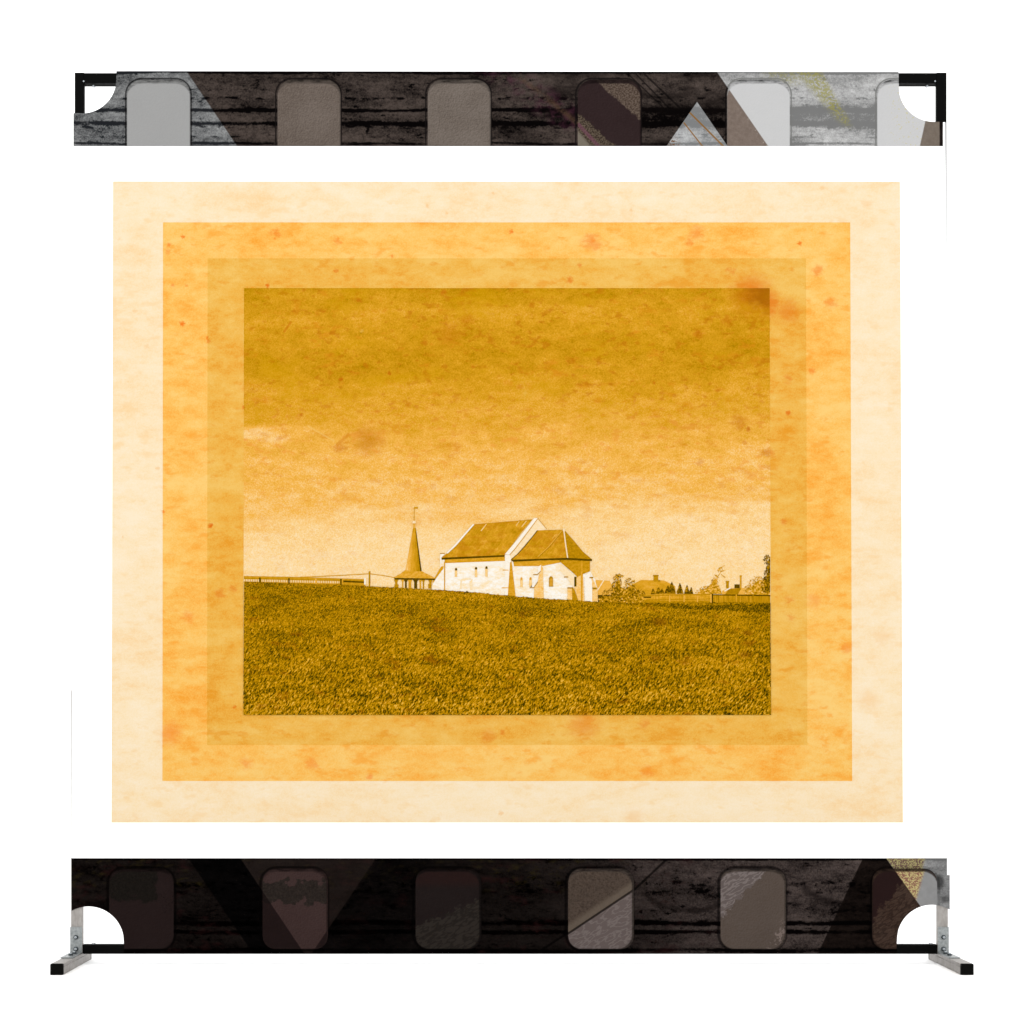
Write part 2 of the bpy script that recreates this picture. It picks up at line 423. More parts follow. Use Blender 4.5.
def film_ink_top():
    m = Mat('top film strip ink'); px, py = m.coords(); v = film(m, 0).clamp(); d = perf_d(m, 0)
    dark = m.mix(v, (8, 6, 6), (88, 77, 71))
    dark = m.mix(m.smooth(px, 420, 560) * m.smooth(m.noise(px / 50, py / 20, 3, .5, 90), .45, .62) * .6, dark, (16, 12, 11))
    left = m.mix(v, (34, 36, 39), (160, 161, 161))
    right = m.mix((v * .75 + .25), (66, 66, 66), (208, 208, 207))
    brown = m.mix(v, (44, 34, 30), (142, 128, 116))
    c = m.mix(m.half(187, 72, 237, 146), left, dark)
    # purple and red chemical bloom
    n = m.noise(px / 9, py / 7, 4, .6, 92)
    band = m.half(470, 62, 560, 126, 10) * (1 - m.half(512, 62, 598, 126, 8))
    c = m.mix(band * m.smooth(n, .38, .7) * .45, c, (88, 50, 66))
    c = m.mix(m.half(505, 68, 560, 112, 3) * (1 - m.half(513, 68, 570, 114, 3)) * m.smooth(n, .4, .6) * .3, c, (96, 82, 44))
    for l in ((640, 70, 720, 146, 1.3), (632, 70, 700, 140, 1.0), (628, 74, 668, 112, .9)):
        c = m.mix(m.line(*l) * .75, c, (10, 8, 8))
    c = m.mix(m.half(717, 72, 768, 146), c, right)
    # olive speckle streak
    sp = m.noise(px * .55, py * .55, 2, .6, 93)
    core = m.half(790, 66, 846, 128, 5) * (1 - m.half(818, 66, 856, 134, 3)) * m.smooth(py, 118, 132, 1, 0)
    halo = m.smooth(m.dist(m.vec(px, (py - 74) * 2.2 + 74), 790, 74), 14, 34, .7, 0)
    c = m.mix(core.max(halo * .8) * m.smooth(sp, .36, .6) * .78, c, (152, 147, 72))
    c = m.mix(m.half(926, 118, 919, 148), c, brown)
    c = m.mix(m.smooth((px - 941).abs(), 1, 2.4, .85, 0), c, (24, 16, 14))
    # perforation rim
    c = m.mix(m.smooth((d - .9).abs(), .3, 1.3, .85, 0), c, m.mix(m.half(717, 72, 768, 146) * (1 - m.half(926, 118, 919, 148)), (18, 15, 15), (120, 120, 118)))
    return m.done(c)
def film_ink_bottom():
    m = Mat('bottom film strip ink'); px, py = m.coords(); v = film(m, 1).clamp(); d = perf_d(m, 1)
    left = m.mix(v, (2, 1, 1), (30, 25, 23)); mid = m.mix(v, (6, 4, 4), (86, 75, 71))
    c = m.mix(m.smooth(px + (py - 905) * -.6, 530, 770), left, mid)
    gold = m.noise(px / 12, py / 6, 4, .6, 95)
    c = m.mix(m.smooth(gold, .52, .74) * (1 - m.smooth(py, 878, 898)) * (1 - m.smooth(px, 560, 700)) * .6, c, (44, 37, 18))
    red = m.noise(px / 22, py / 12, 4, .6, 96)
    c = m.mix(m.smooth(red, .52, .72) * .5 * (1 - m.smooth(px, 640, 800)), c, (40, 20, 20))
    black = m.mix(v, (1, 1, 1), (11, 9, 9))
    c = m.mix(m.half(189, 859, 252, 952) * (1 - m.half(241, 859, 304, 953)), c, black)
    c = m.mix(m.half(376, 858, 308, 953, 6) * (1 - m.smooth(px, 380, 520)) * .75, c, black)
    c = m.mix(m.half(241, 859, 304, 953) * (1 - m.half(376, 858, 312, 953)) * .35, c, (44, 36, 33))
    # long thin crease
    c = m.mix(m.line(667, 859, 635, 889, 1.6).max(m.line(635, 889, 540, 951, 1.5)) * .8, c, (4, 3, 3))
    # looping stain rings right of the fourth perforation
    ring = (m.dist(m.vec(px, (py - 876) * 1.5 + 876), 690, 876) + (m.noise(px / 9, py / 7, 2, .5, 97) - .5) * 9)
    c = m.mix(m.smooth((ring - 52).abs(), 1, 7, .6, 0) * m.smooth(py, 886, 900), c, (14, 10, 9))
    ring2 = (m.dist(m.vec(px, (py - 872) * 1.3 + 872), 840, 872) + (m.noise(px / 9, py / 7, 2, .5, 98) - .5) * 9)
    c = m.mix(m.smooth((ring2 - 40).abs(), 1, 7, .6, 0) * m.smooth(py, 876, 892), c, (14, 10, 9))
    darkr = m.half(862.5, 859, 819, 951)
    c = m.mix(darkr, c, m.mix(v, (4, 3, 3), (32, 25, 22)))
    r = m.half(887.5, 860, 926, 914)
    grey = m.mix((v * .6 + .3), (40, 40, 40), (176, 176, 176))
    c = m.mix(r, c, grey)
    sp = m.noise(px * .8, py * .8, 2, .6, 99)
    speck = m.mix(m.smooth(sp, .44, .56), (100, 68, 60), (168, 158, 104))
    c = m.mix(r * (1 - m.half(925, 858, 914, 905, 2)) * .9, c, speck)
    c = m.mix(m.smooth(m.dist(m.vec(px, (py - 882) * .7 + 882), 939, 882), 3, 7, .8, 0), c, (40, 40, 40))
    c = m.mix(m.smooth(m.dist(m.vec(px, (py - 899) * 2 + 899), 946, 899), 3, 9, .6, 0), c, (52, 52, 52))
    c = m.mix(m.smooth((d - 1.2).abs(), .5, 2.0, .7, 0) * (1 - r * .6), c, (4, 3, 3))
    return m.done(c)

# perforation inks -------------------------------------------------
def hole_ink(name, base, vary, pattern=None, strip=0):
    m = Mat(name); px, py = m.coords(); d = perf_d(m, strip)
    n = m.noise(px / 2.2, py / 2.2, 2, .5, 110); n2 = m.noise(px / 30, py / 26, 2, .5, 111)
    nn = m.noise(px / 1.5, py / 1.5, 2, .6, 113) - m.noise(px / 1.5 + .4, py / 1.5 + .4, 2, .6, 113)
    f = ((n - .5) * .9 + nn * 1.6 + (n2 - .5) * .8 + .5).clamp()
    lo = tuple(max(0, k - vary) for k in base); hi = tuple(min(255, k + vary) for k in base)
    c = m.mix(f, lo, hi)
    if pattern: c = pattern(m, c)
    di = perf_d(m, strip, 4.2 if strip == 0 else 3.2)
    lip = m.mix(((m.noise(px / 9, py / 2.4, 4, .65, 112) - .5) * 2.2 + m.remap(py, 79.5 if strip == 0 else 868, 84.5 if strip == 0 else 874, .2, .75)).clamp(), tuple(k * .16 for k in base), tuple(k * .92 for k in base))
    c = m.mix(m.smooth(di + (n - .5) * 1.2, -.9, .9) * .92, c, lip)
    c = m.mix(m.smooth(d, -1.3, .2) * .45, c, tuple(k * .3 for k in base))
    return m.done(c)
def crackle(m, sc=5.0, seed=120):
    """worm-like cracks in the emulsion"""
    n = m.noise((m.px - m.py * .8) / (sc * 2.4), (m.py + m.px * .55) / (sc * .75), 2.5, .5, seed)
    return m.smooth((n - .5).abs(), .015, .07, .7, 0)
def pat_t4(m, c):
    rough = m.noise(m.px * .6, m.py * .6, 2, .6, 121)
    w = (m.noise(m.px / 6, m.py / 6, 2, .5, 122) - .5) * 7
    dd = ((m.px - 578) * 74 - (m.py - 92) * 84) / 112 + w         # distance to a slanting band
    tan = m.mix(m.smooth(rough, .4, .6), (70, 57, 50), (104, 90, 79))
    c = m.mix(m.smooth(dd, 19, 21), c, tan)
    c = m.mix(m.smooth(dd, -17, -15, 1, 0), c, m.mix(m.smooth(rough, .42, .58), (54, 44, 38), (98, 86, 72)))
    c = m.mix(m.line(578, 124, 600, 148, 2.6) * .6, c, (112, 72, 86))
    c = m.mix(1 - m.half(577, 130, 592, 148, 2), c, (120, 112, 100))
    return c
def pat_t5(m, c):
    brown = m.mix(m.noise(m.px / 3, m.py / 3, 2, .6, 123), (104, 90, 82), (140, 126, 116))
    fl = m.smooth(m.noise(m.px * .45, m.py * .45, 1, .5, 124), .62, .68) * m.half(738, 100, 765, 146, 4)
    brown = m.mix(fl * .7, brown, (190, 182, 172))
    return m.mix(m.half(719, 75, 768, 146), brown, c)
def pat_t6(m, c):
    f = m.smooth(m.noise(m.px * .5, m.py * .5, 1, .5, 125), .63, .70) * m.smooth(m.px, 884, 900)
    c = m.mix(f * .6, c, (206, 196, 120))
    br = m.mix(m.noise(m.px / 3, m.py / 3, 2, .6, 123), (104, 93, 84), (132, 121, 110))
    return m.mix(m.half(926, 118, 919.6, 147), c, br)
def pat_b1(m, c):
    w = (m.noise(m.px / 12, m.py / 12, 3, .55, 126) - .5) * 44
    patch = m.smooth(m.py + w + (m.px - 140) * -.12, 899, 903, 1, 0) * m.smooth(m.px + w * .4, 157, 159, 1, 0)
    tex = m.noise(m.px * .6, m.py * .6, 2, .6, 127)
    c = m.mix(patch, c, m.mix(tex, (5, 4, 4), (38, 34, 30)))
    blot = m.smooth(tex, .58, .63) * m.smooth(m.dist(m.vec(m.px, m.py), 166, 902), 8, 14, 1, 0)
    return m.mix(blot * .8, c, (16, 12, 12))
def pat_b2(m, c):
    w = (m.noise(m.px / 11, m.py / 9, 3, .55, 128) - .5) * 34
    e = m.smooth((m.py + w - 892).abs(), 9, 11, 1, 0)
    c = m.mix(e, c, m.mix(m.noise(m.px * .6, m.py * .6, 2, .6, 129), (8, 7, 7), (60, 52, 47)))
    outside = (1 - m.half(241, 859, 304, 953)).max(m.half(376, 858, 312, 953))
    return m.mix(outside * .8, c, (20, 14, 14))
def pat_b3(m, c):
    w = (m.noise(m.px / 5, m.py / 5, 3, .6, 130) - .5) * 22
    lower = m.smooth((m.py - 926) + (m.px - 416) * .42 + w, -1.2, 1.2)
    c = m.mix(lower, c, m.mix(crackle(m, 7, 131) * .7, (47, 42, 38), (20, 17, 15)))
    return m.mix(m.smooth(m.py, 880, 890, .5, 0), c, (44, 26, 24))
def pat_b4(m, c):
    low = 1 - m.half(635, 889, 567.5, 934)
    low = m.half(635, 889, 567.5, 934)
    cr = m.mix(crackle(m, 6, 132) * .55, (100, 89, 86), (134, 124, 121))
    up = m.mix(m.noise(m.px * .5, m.py * .5, 2, .6, 133), (40, 33, 28), (98, 84, 74))
    c = m.mix(low, up, cr)
    c = m.mix(m.half(626, 886, 560, 930, 3) * (1 - low) * .6, c, (110, 98, 86))
    return m.mix(m.line(635, 889, 567.5, 934, 1.6) * .85, c, (16, 12, 10))
def pat_b5(m, c):
    w = (m.noise(m.px / 6, m.py / 6, 3, .6, 134) - .5) * 22
    ul = m.smooth((m.px - 720) + (m.py - 870) * .98 + w, 46, 48, 1, 0)
    c = m.mix(ul, c, m.mix(crackle(m, 6, 135) * .7, (100, 90, 87), (142, 132, 129)))
    lr = m.smooth((m.px - 786) + (m.py - 949) * .6 + w, -22, -16) * m.smooth(m.noise(m.px * .4, m.py * .4, 1, .5, 136), .5, .6)
    return m.mix(lr * .8, c, (128, 114, 108))
def pat_b6(m, c):
    w = (m.noise(m.px / 6, m.py / 6, 3, .6, 137) - .5) * 24
    dk = m.smooth((m.px - 880) + (m.py - 912) * .8 + w, -3, 0, 1, 0)
    c = m.mix(crackle(m, 7, 138) * .7, c, (26, 18, 15))
    c = m.mix(dk, c, (40, 27, 26))
    r = m.half(887.5, 860, 926, 914)
    sp = m.noise(m.px * .8, m.py * .8, 2, .6, 99)
    speck = m.mix(m.smooth(sp, .44, .56), (140, 96, 84), (196, 182, 126))
    gr = m.mix(m.noise(m.px / 6, m.py / 6, 2, .5, 139), (136, 136, 136), (156, 156, 156))
    rr = m.mix((1 - m.half(928, 858, 914, 907, 2)), gr, speck)
    return m.mix(r, c, rr)

# ================================================================== BANNER
banner = empty('printed_banner', (0, 0, BASE_Z),
    'large white fabric banner printed with a sepia church picture between film strip bands', 'banner')

def circ(x, cx, cy, r):
    h = r * r - (x - cx) ** 2
    return math.sqrt(h) if h > 0 else None
def top_edge(x, g=0.0):
    h = circ(x, 82, 79, 34.4 + g)
    if h is not None: return 79 + h if x > 84 else 79 + max(h, 34.2 + g)
    h = circ(x, 934, 86.5, 35.4 + g)
    if h is not None: return 86.5 + h if x < 933 else 121.9 + g
    return 71.1 + (x - 116) / 785 * .9
def bot_edge(x, g=0.0):
    h = circ(x, 88.5, 942, 35.5 + g)
    if h is not None: return 942 - h
    h = circ(x, 932, 940, 35.2 + g)
    if h is not None: return 940 - h
    return 953.9
XS = sorted(set([round(q, 3) for q in spread(71.5, 116.38, 48) + [116.41, 116.74, 116.76] + spread(117, 123.98, 8) + [124.01, 124.34, 124.36] + spread(126, 896, 70) + [896.44, 896.46, 896.79, 896.81, 898.24, 898.26, 898.59, 898.61] + spread(899, 949.8, 54)]))

# --- white cloth
mc = Mat('white banner cloth', rough=.9, spec=.1)
mc.coords()
wv = mc.noise(mc.px * 1.5, mc.py * 1.5, 1, .5, 150)
M_cloth = mc.done(mc.mix(wv, (255, 255, 255), (255, 255, 255)))
for n in mc.nt.nodes:
    if n.type == 'MIX':
        n.inputs[6].default_value = (.86, .86, .86, 1); n.inputs[7].default_value = (.81, .81, .81, 1)

def sheet():
    """cloth with thickness; its sides widen a little towards the floor"""
    v, f = [], []
    def sx(x, y):
        t = (x - 71.5) / (949.8 - 71.5); k = (y - 113) / (909 - 113)
        l = max(0, 1 - (x - 71.5) / 14); r = max(0, 1 - (949.8 - x) / 14)
        return x + (1.9 - 2.0 * k) * l + (-4.55 + 4.55 * k) * r
    for x in XS:
        t, b = top_edge(x, .35), bot_edge(x, .35)
        if t < 72.2: t += .25
        if b == 953.9: b = 953.7
        for y in (0.0, 0.0012):
            v.append((wx(sx(x, t)), y, wz(t) - BASE_Z)); v.append((wx(sx(x, b)), y, wz(b) - BASE_Z))
    n = len(XS)
    for i in range(n - 1):
        a, b = 4 * i, 4 * (i + 1)
        f += [(a, a+1, b+1, b), (a+2, b+2, b+3, a+3), (a, b, b+2, a+2), (a+1, a+3, b+3, b+1)]
    f += [(0, 2, 3, 1), (4*n-4, 4*n-3, 4*n-1, 4*n-2)]
    return link('cloth_sheet', v, f, M_cloth, banner)
sheet()

# --- film strips with their perforations
xt = [x for x in XS if 73.5 <= x <= 943.0] + [943.0]
strip_top = flat('film_strip', columns([73.5] + xt, lambda x: top_edge(x), lambda x: 146.2), film_ink_top(), banner, 1, True)
strip_top['label'] = 'grey and brown film strip band along the top edge'
xb = [x for x in XS if 71.6 <= x <= 947.0]
cols = columns([71.5] + xb + [947.0], lambda x: 858.2, bot_edge) + columns(spread(947.0, 949.8, 3), lambda x: 875.0, bot_edge)
strip_bot = flat('film_strip', cols, film_ink_bottom(), banner, 1, True)
strip_bot['label'] = 'nearly black film strip band along the bottom edge'

def hole(cx0, cx1, y0, y1, r, mat, par, open_bottom):
    def top(x):
        k = 0
        if x < cx0 + r: k = r - math.sqrt(max(0, r*r - (cx0 + r - x) ** 2))
        if x > cx1 - r: k = r - math.sqrt(max(0, r*r - (x - cx1 + r) ** 2))
        t = y0 + k
        if open_bottom: t = max(t, top_edge(x) if top_edge(x) > 72.6 else t)
        return t
    def bot(x):
        if open_bottom: return y1
        k = 0
        if x < cx0 + r: k = r - math.sqrt(max(0, r*r - (cx0 + r - x) ** 2))
        if x > cx1 - r: k = r - math.sqrt(max(0, r*r - (x - cx1 + r) ** 2))
        return min(y1 - k, bot_edge(x))
    return flat('perforation', columns(spread(cx0, cx1, 64), top, bot), mat, par, 2, True)
T = [(127, 190.3, (163, 163, 162), 3, None), (277.6, 340.8, (106, 95, 87), 14, None), (427.8, 491, (111, 101, 93), 14, None),
     (577.8, 641, (49, 37, 37), 4, pat_t4), (727, 789.8, (203, 203, 203), 2, pat_t5), (876.9, 939.4, (205, 205, 205), 2, pat_t6)]
for k, (a, b, c, vv, p) in enumerate(T):
    hole(a, b, 79.8, 146.2, 15, hole_ink('film perforation ink', c, vv, p), strip_top, True)
B = [(109.2, 173.8, (37, 28, 27), 3, pat_b1), (262.6, 328, (62, 47, 45), 5, pat_b2), (415.6, 481.4, (33, 27, 26), 3, pat_b3),
     (568.2, 634, (80, 70, 64), 4, pat_b4), (720.6, 786, (88, 77, 70), 6, pat_b5), (872, 937, (66, 51, 43), 8, pat_b6)]
for a, b, c, vv, p in B:
    hole(a, b, 868.5, 949, 13, hole_ink('film perforation ink', c, vv, p, 1), strip_bot, False)
# pale printed triangle with two orange lines
mt = Mat('pale triangle ink'); mt.coords(); vt = film(mt, 0).clamp()
ct = mt.mix(vt * .7 + .25, (84, 86, 88), (198, 199, 199))
for l in ((690, 113, 724, 147, 1.1), (684, 123, 703, 147, .9)): ct = mt.mix(mt.line(*l) * .9, ct, (142, 98, 26))
sq = mt.smooth(mt.noise(mt.px / 1.8, mt.py / 1.8, 2, .6, 141), .5, .6) * mt.smooth(mt.dist(mt.vec(mt.px, mt.py), 670, 146), 6, 13, 1, 0)
ct = mt.mix(sq, ct, (110, 72, 34))
flat('pale_triangle', [[(697, 102), (727.5, 146.2), (666.5, 146.2)]], mt.done(ct), strip_top, 2)

# --- nested paper borders, each a frame round the next
def frame(name, o, i, mat, layer):
    (a, b, c, d), (e, f, g, h) = o, i
    return flat(name, [[a, b, f, e], [b, c, g, f], [c, d, h, g], [d, a, e, h]], mat, banner, layer, True)
Qc = [(113, 181.4), (900, 181.6), (903, 822.6), (111.4, 822.6)]
Qo = [(163, 222.4), (850.2, 222.4), (852.2, 781), (162.4, 781)]
Qa = [(207.6, 258.4), (806, 258.4), (807.4, 745), (207, 745)]
Qp = [(244, 288.1), (769.6, 288.2), (771, 715), (243.4, 715)]
frame('cream_border', Qc, Qo, M_cream, 1)
frame('orange_border', Qo, Qa, M_orange, 1)
frame('amber_border', Qa, Qp, M_amber, 1)

# --- the printed photograph
flat('cloudy_sky', [Qp], M_sky, banner, 1.6)
top_line = [(244, 581.8), (300, 583.7), (345, 585), (372, 586.4), (395, 587.6), (440, 590), (475, 592.4), (510, 595.8), (545, 598.6), (575, 600.4),
            (600, 602.2), (640, 603), (680, 603), (711, 602.6), (740, 602.4), (770.3, 602.8)]
r0 = random.Random(3)
edge = []
for (a, b), (c, d) in zip(top_line, top_line[1:]):
    n = max(1, int((c - a) / 1.3))
    for k in range(n): edge.append((a + (c - a) * k / n, b + (d - b) * k / n + r0.uniform(-.45, .45)))
edge.append(top_line[-1])
fld = flat('grass_field', [[p, q, (q[0] + (q[0] - 507) * .0015 if False else q[0], 715), (p[0], 715)] for p, q in zip(edge, edge[1:])] + [[(770.3, 602.8), (770.3, 715), (771, 715)], [(244, 582), (244, 715), (243.4, 715)]], M_field, banner, 6, True)

# picket fence and cable at the left
pf = flat('picket_fence', [[(244, 576), (300, 577), (365, 579.2), (365, 588), (300, 587), (244, 586)]], M_picket, banner, 3)
flat('rail', [[(342, 580.4), (364, 581.6), (364, 583), (342, 582.2)]], M_dark, pf, 3.4)
for x, y, mt_ in ((260, 577.6, M_dark), (289, 578.2, M_dark), (316, 578.4, M_housepale), (341, 579, M_dark), (342.5, 579.4, M_fencepale), (365, 578, M_white)):
    flat('post', [rect(x - .8, y, x + .8, y + 6.6)], mt_, pf, 3.8)
flat('cable_post', [rect(368.7, 571.8, 370.4, 587), disc(369.5, 572.2, 1.1, 8)], M_shadedeep, banner, 3)
flat('cable', stroke([(300, 577.2), (322, 576.3), (345, 575.2), (369.5, 573.8), (382, 575.4), (396, 577.8)], .9), M_house, banner, 2.6)

# bell tower
bt = flat('bell_tower', [[(413, 527.6), (415.4, 527.6), (419.2, 572), (405.2, 572)]], M_spire, banner, 3)
flat('spire_side', [[(415, 527.6), (415.9, 528), (421.6, 571.4), (418.8, 572)]], M_roofdark, bt, 3.5)
flat('spire_shadow', [[(415.7, 531), (416.1, 531), (421.7, 571), (420.2, 571.6)]], M_dark, bt, 3.8)
flat('canopy', [[(405.6, 569.6), (409, 571.2), (414, 571.8), (421.5, 571), (428, 574.4), (435.8, 578.2), (435, 579), (394.4, 579), (393.7, 577.4), (400, 574)]], M_rooflight, bt, 3.6)
flat('eave', [[(394, 577.9), (435.6, 578.6), (435, 580.1), (395, 579.6)]], M_dark, bt, 4)
flat('ball', [disc(414.2, 522.7, 1.75)], M_gable, bt, 3.5)
flat('ball_shade', [[(412.6, 523.4), (415.9, 523.4), (415.2, 524.6), (413.2, 524.6)]], M_shade, bt, 3.8)
flat('spire_neck', [rect(413.3, 524.4, 415.1, 528)], M_housepale, bt, 3.2)
flat('weather_vane', [rect(413.9, 507.4, 414.6, 521), rect(414.2, 506.8, 418, 508.9), disc(414.2, 517, .8, 8)], M_house, bt, 3.5)
for x, w, mt_ in ((396.2, 2.4, M_shadedeep), (402.8, 1.3, M_shade), (405.9, 1.9, M_dark), (409.9, 2.8, M_house), (415.7, 3, M_dark), (420.4, 1.6, M_shade), (423.5, 1.4, M_shadedeep), (430.4, 2.4, M_shadedeep)):
    flat('post', [[(x - w/2 - 1.3, 579.3), (x + w/2 + 1.3, 579.3), (x + w/2, 582.2), (x + w/2, 588.6), (x - w/2, 588.6), (x - w/2, 582.2)]], mt_, bt, 3.3)
for q in (rect(394.4, 584.4, 398.6, 588), rect(428.2, 584, 431.4, 588.6)): flat('base_rail', [q], M_shadedeep, bt, 3.4)

# church
ch = flat('church', [[(440, 556), (444.6, 560), (505, 558), (512, 556), (513, 561), (560, 561.4), (590, 571), (594.5, 579), (597.4, 588), (598, 603), (440, 603)],
                     [(440, 567), (440, 603), (431.8, 603), (432, 586), (436, 578.6), (440, 572)]], M_wall, banner, 3)
flat('nave_roof', [[(474, 524.4), (532.6, 519.4), (521, 533), (504.4, 556.4), (442, 559), (441.2, 558), (447.4, 553), (456, 544.6)]], M_roof, ch, 4)
flat('eave', [[(441.4, 557.8), (504.4, 555.1), (504.4, 556.8), (441.6, 559.8)]], M_dark, ch, 4.4)
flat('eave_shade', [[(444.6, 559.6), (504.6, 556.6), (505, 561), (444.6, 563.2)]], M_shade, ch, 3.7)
flat('lit_band', [[(445.4, 563.3), (505, 561.1), (505.6, 565), (445.4, 567.2)]], M_white, ch, 3.6)
for q in (stroke([(481, 531), (486.4, 524.2)], .9), stroke([(516, 525.6), (519.2, 521.4)], .6), stroke([(521.6, 527), (526.4, 521)], .8)): flat('roof_crest', q, M_winpale, ch, 4.4)
flat('coping', [[(473, 524), (474.4, 524.8), (456.4, 545.4), (448, 553.6), (446.4, 553), (455, 544.4)], [(440, 554.4), (444.4, 553.4), (444.4, 554.6), (441.6, 557.4), (441.8, 563), (440, 563)]], M_white, ch, 4.2)
flat('coping_line', stroke([(474.3, 525), (456.4, 545.8), (447.6, 554)], .5) + [rect(440.2, 553.2, 444.6, 554)], M_shadedeep, ch, 4.5)
flat('gable', [[(537.4, 518.4), (546.8, 529.6), (537, 531), (524, 546), (512, 560), (508.6, 557.4), (510.4, 553)]], M_gable, ch, 3.6)
flat('parapet', [[(534, 518.2), (537.8, 518.2), (525, 535), (514, 549.4), (509.2, 554.8), (504.8, 554.4), (519, 537.6)]], M_white, ch, 4.5)
flat('parapet_line', stroke([(537.8, 518.6), (525.4, 535.4), (514.4, 549.8), (509.6, 555)], .7) + stroke([(537.8, 518.4), (546.6, 529.2)], .5), M_shade, ch, 4.6)
flat('corner_pier', [[(505, 555), (509.6, 555), (511, 559), (510, 570), (508.4, 597.8), (505, 597.6)]], M_white, ch, 4.2)
flat('buttress_side', [[(510, 562.6), (511.4, 561.4), (512.2, 566), (515.8, 598), (507.6, 598)]], M_shade, ch, 4.4)
for q in (rect(502.6, 569.7, 508.6, 570.6), rect(501.6, 587.4, 508.4, 588.3)): flat('ledge', [q], M_housepale, ch, 4.3)
flat('blocked_arch', [[(460, 589), (460.4, 580), (462, 578.8), (470, 577.6), (471.6, 579.6), (468, 580), (462, 581), (461.6, 589)], [(469.6, 581.4), (472.6, 579), (472.4, 590), (470, 590)]], M_gable, ch, 3.4)
flat('mound', [[(464.6, 593), (467, 590.8), (469.4, 593.2)]], M_dark, ch, 6.4)
flat('drainpipe', [rect(444.1, 562, 445.2, 592.4)], M_house, ch, 4.2)
flat('buttress', [[(441, 566.6), (443.6, 566), (443.6, 568.4), (433, 582.6), (432, 582.4)]], M_house, ch, 3.4)
def arch(x, y0, y1, w):
    return [[(x - w/2, y1), (x - w/2, y0 + w/2), (x - w*.3, y0 + w*.12), (x, y0), (x + w*.3, y0 + w*.12), (x + w/2, y0 + w/2), (x + w/2, y1)]]
for x, y, b in ((456, 567.8, 577), (476, 566.8, 577.2), (486.4, 566.2, 576.8)):
    wn = flat('window', arch(x, y, b, 2.5), M_winpale, ch, 4.2)
    flat('window_head', arch(x + .1, y + .1, y + 2.7, 2.2), M_dark, wn, 4.6)
# chancel
flat('chancel_roof', [[(537, 530.4), (564, 529.8), (567.6, 559.4), (540, 560.2), (511, 561), (511, 559.2), (518.4, 553), (525.6, 545)]], M_roof, ch, 4.6)
flat('apse_roof', [[(564, 530), (565.6, 531.4), (574, 541), (583, 551.8), (592.2, 559.6), (592, 561), (567.4, 559.4)]], M_roofdark, ch, 4.6)
flat('ridge_tile', stroke([(563.8, 530), (565.4, 543), (567.6, 558)], 1.2) + [[(562.6, 531), (563.2, 528.8), (564.6, 528.8), (565.2, 531.4)]], M_gable, ch, 5)
flat('roof_edge', stroke([(537.4, 530.6), (525.6, 545.4), (518.4, 553.4), (511.4, 559.6)], .7), M_dark, ch, 5)
for q in (stroke([(552.4, 538.6), (555.6, 534.4)], .8), stroke([(554.8, 537.4), (557.4, 534)], .7), stroke([(561.2, 531.6), (549, 546.4), (538, 556.6)], .6)): flat('roof_crest', q, M_housepale, ch, 5)
flat('roof_seam', stroke([(561.6, 532.2), (549.6, 547), (538.4, 557.4)], .6), M_winhead, ch, 5.2)
flat('eave', [[(511, 559.8), (540, 558.8), (567, 557.9), (592.2, 559.3), (591.4, 561.2), (567, 560), (540, 560.6), (513, 561.8)]], M_dark, ch, 5.2)
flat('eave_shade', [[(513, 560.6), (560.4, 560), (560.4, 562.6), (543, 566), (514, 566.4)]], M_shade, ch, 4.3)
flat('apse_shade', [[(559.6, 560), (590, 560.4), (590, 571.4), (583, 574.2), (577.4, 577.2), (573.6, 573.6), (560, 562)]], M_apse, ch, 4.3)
flat('buttress', [[(541, 564.6), (543, 568), (543.8, 600), (533.6, 600), (534.2, 587.6), (537.8, 581), (539.2, 574)]], M_mid, ch, 4.4)
flat('buttress_lit', [[(538, 567), (541, 564.8), (540.6, 572), (537.4, 575)], [(533.6, 588), (530, 587.6), (534, 582), (537.6, 579)]], M_white, ch, 4.5)
for q in ([rect(533.2, 574.3, 537.4, 575.2)] + stroke([(537.4, 574.6), (540.8, 571)], .7), [rect(529.8, 587.3, 534, 588.2)] + stroke([(534, 587.6), (537.8, 582)], .7), [rect(564, 576.5, 568.2, 577.6)], [rect(567.4, 587.3, 573.2, 588.7)], [rect(589.4, 577, 593.2, 578.4)], [rect(592.4, 587.6, 597, 589.4)]): flat('ledge', q, M_winhead, ch, 4.9)
for x, y, b, w in ((521.5, 577.2, 587, 2.8), (530.5, 577, 587, 2.8)):
    wn = flat('window', arch(x, y, b, w), M_winpale, ch, 4.5)
    flat('window_head', arch(x, y + .3, y + 3, w * .55), M_house, wn, 4.9)
wn = flat('window', arch(551, 576, 586.8, 5), M_gable, ch, 4.5)
flat('window_frame', arch(551, 576.3, 586.6, 4), M_winhead, wn, 4.9)
flat('pane', [rect(549.7, 578.6, 550.7, 586.2), rect(551.3, 578.6, 552.4, 586.2)], M_window, wn, 5.2)
flat('window', [rect(574.2, 576.8, 576.4, 586.6)], M_dark, ch, 4.7)
flat('buttress', [[(560.6, 563), (575, 576), (573.8, 588), (565, 576), (560, 571)]], M_gable, ch, 4.35)
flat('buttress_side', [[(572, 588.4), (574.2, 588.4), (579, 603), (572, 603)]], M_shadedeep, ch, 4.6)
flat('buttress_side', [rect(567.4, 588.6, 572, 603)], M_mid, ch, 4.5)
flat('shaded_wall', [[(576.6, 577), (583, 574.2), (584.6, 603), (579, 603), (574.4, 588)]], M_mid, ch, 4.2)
flat('drainpipe', [rect(580.8, 560.6, 582.6, 603)], M_shade, ch, 4.8)
flat('lit_buttress', [[(584.8, 576), (589.4, 571.8), (592, 582), (592.2, 603), (585, 603)]], M_white, ch, 4.6)
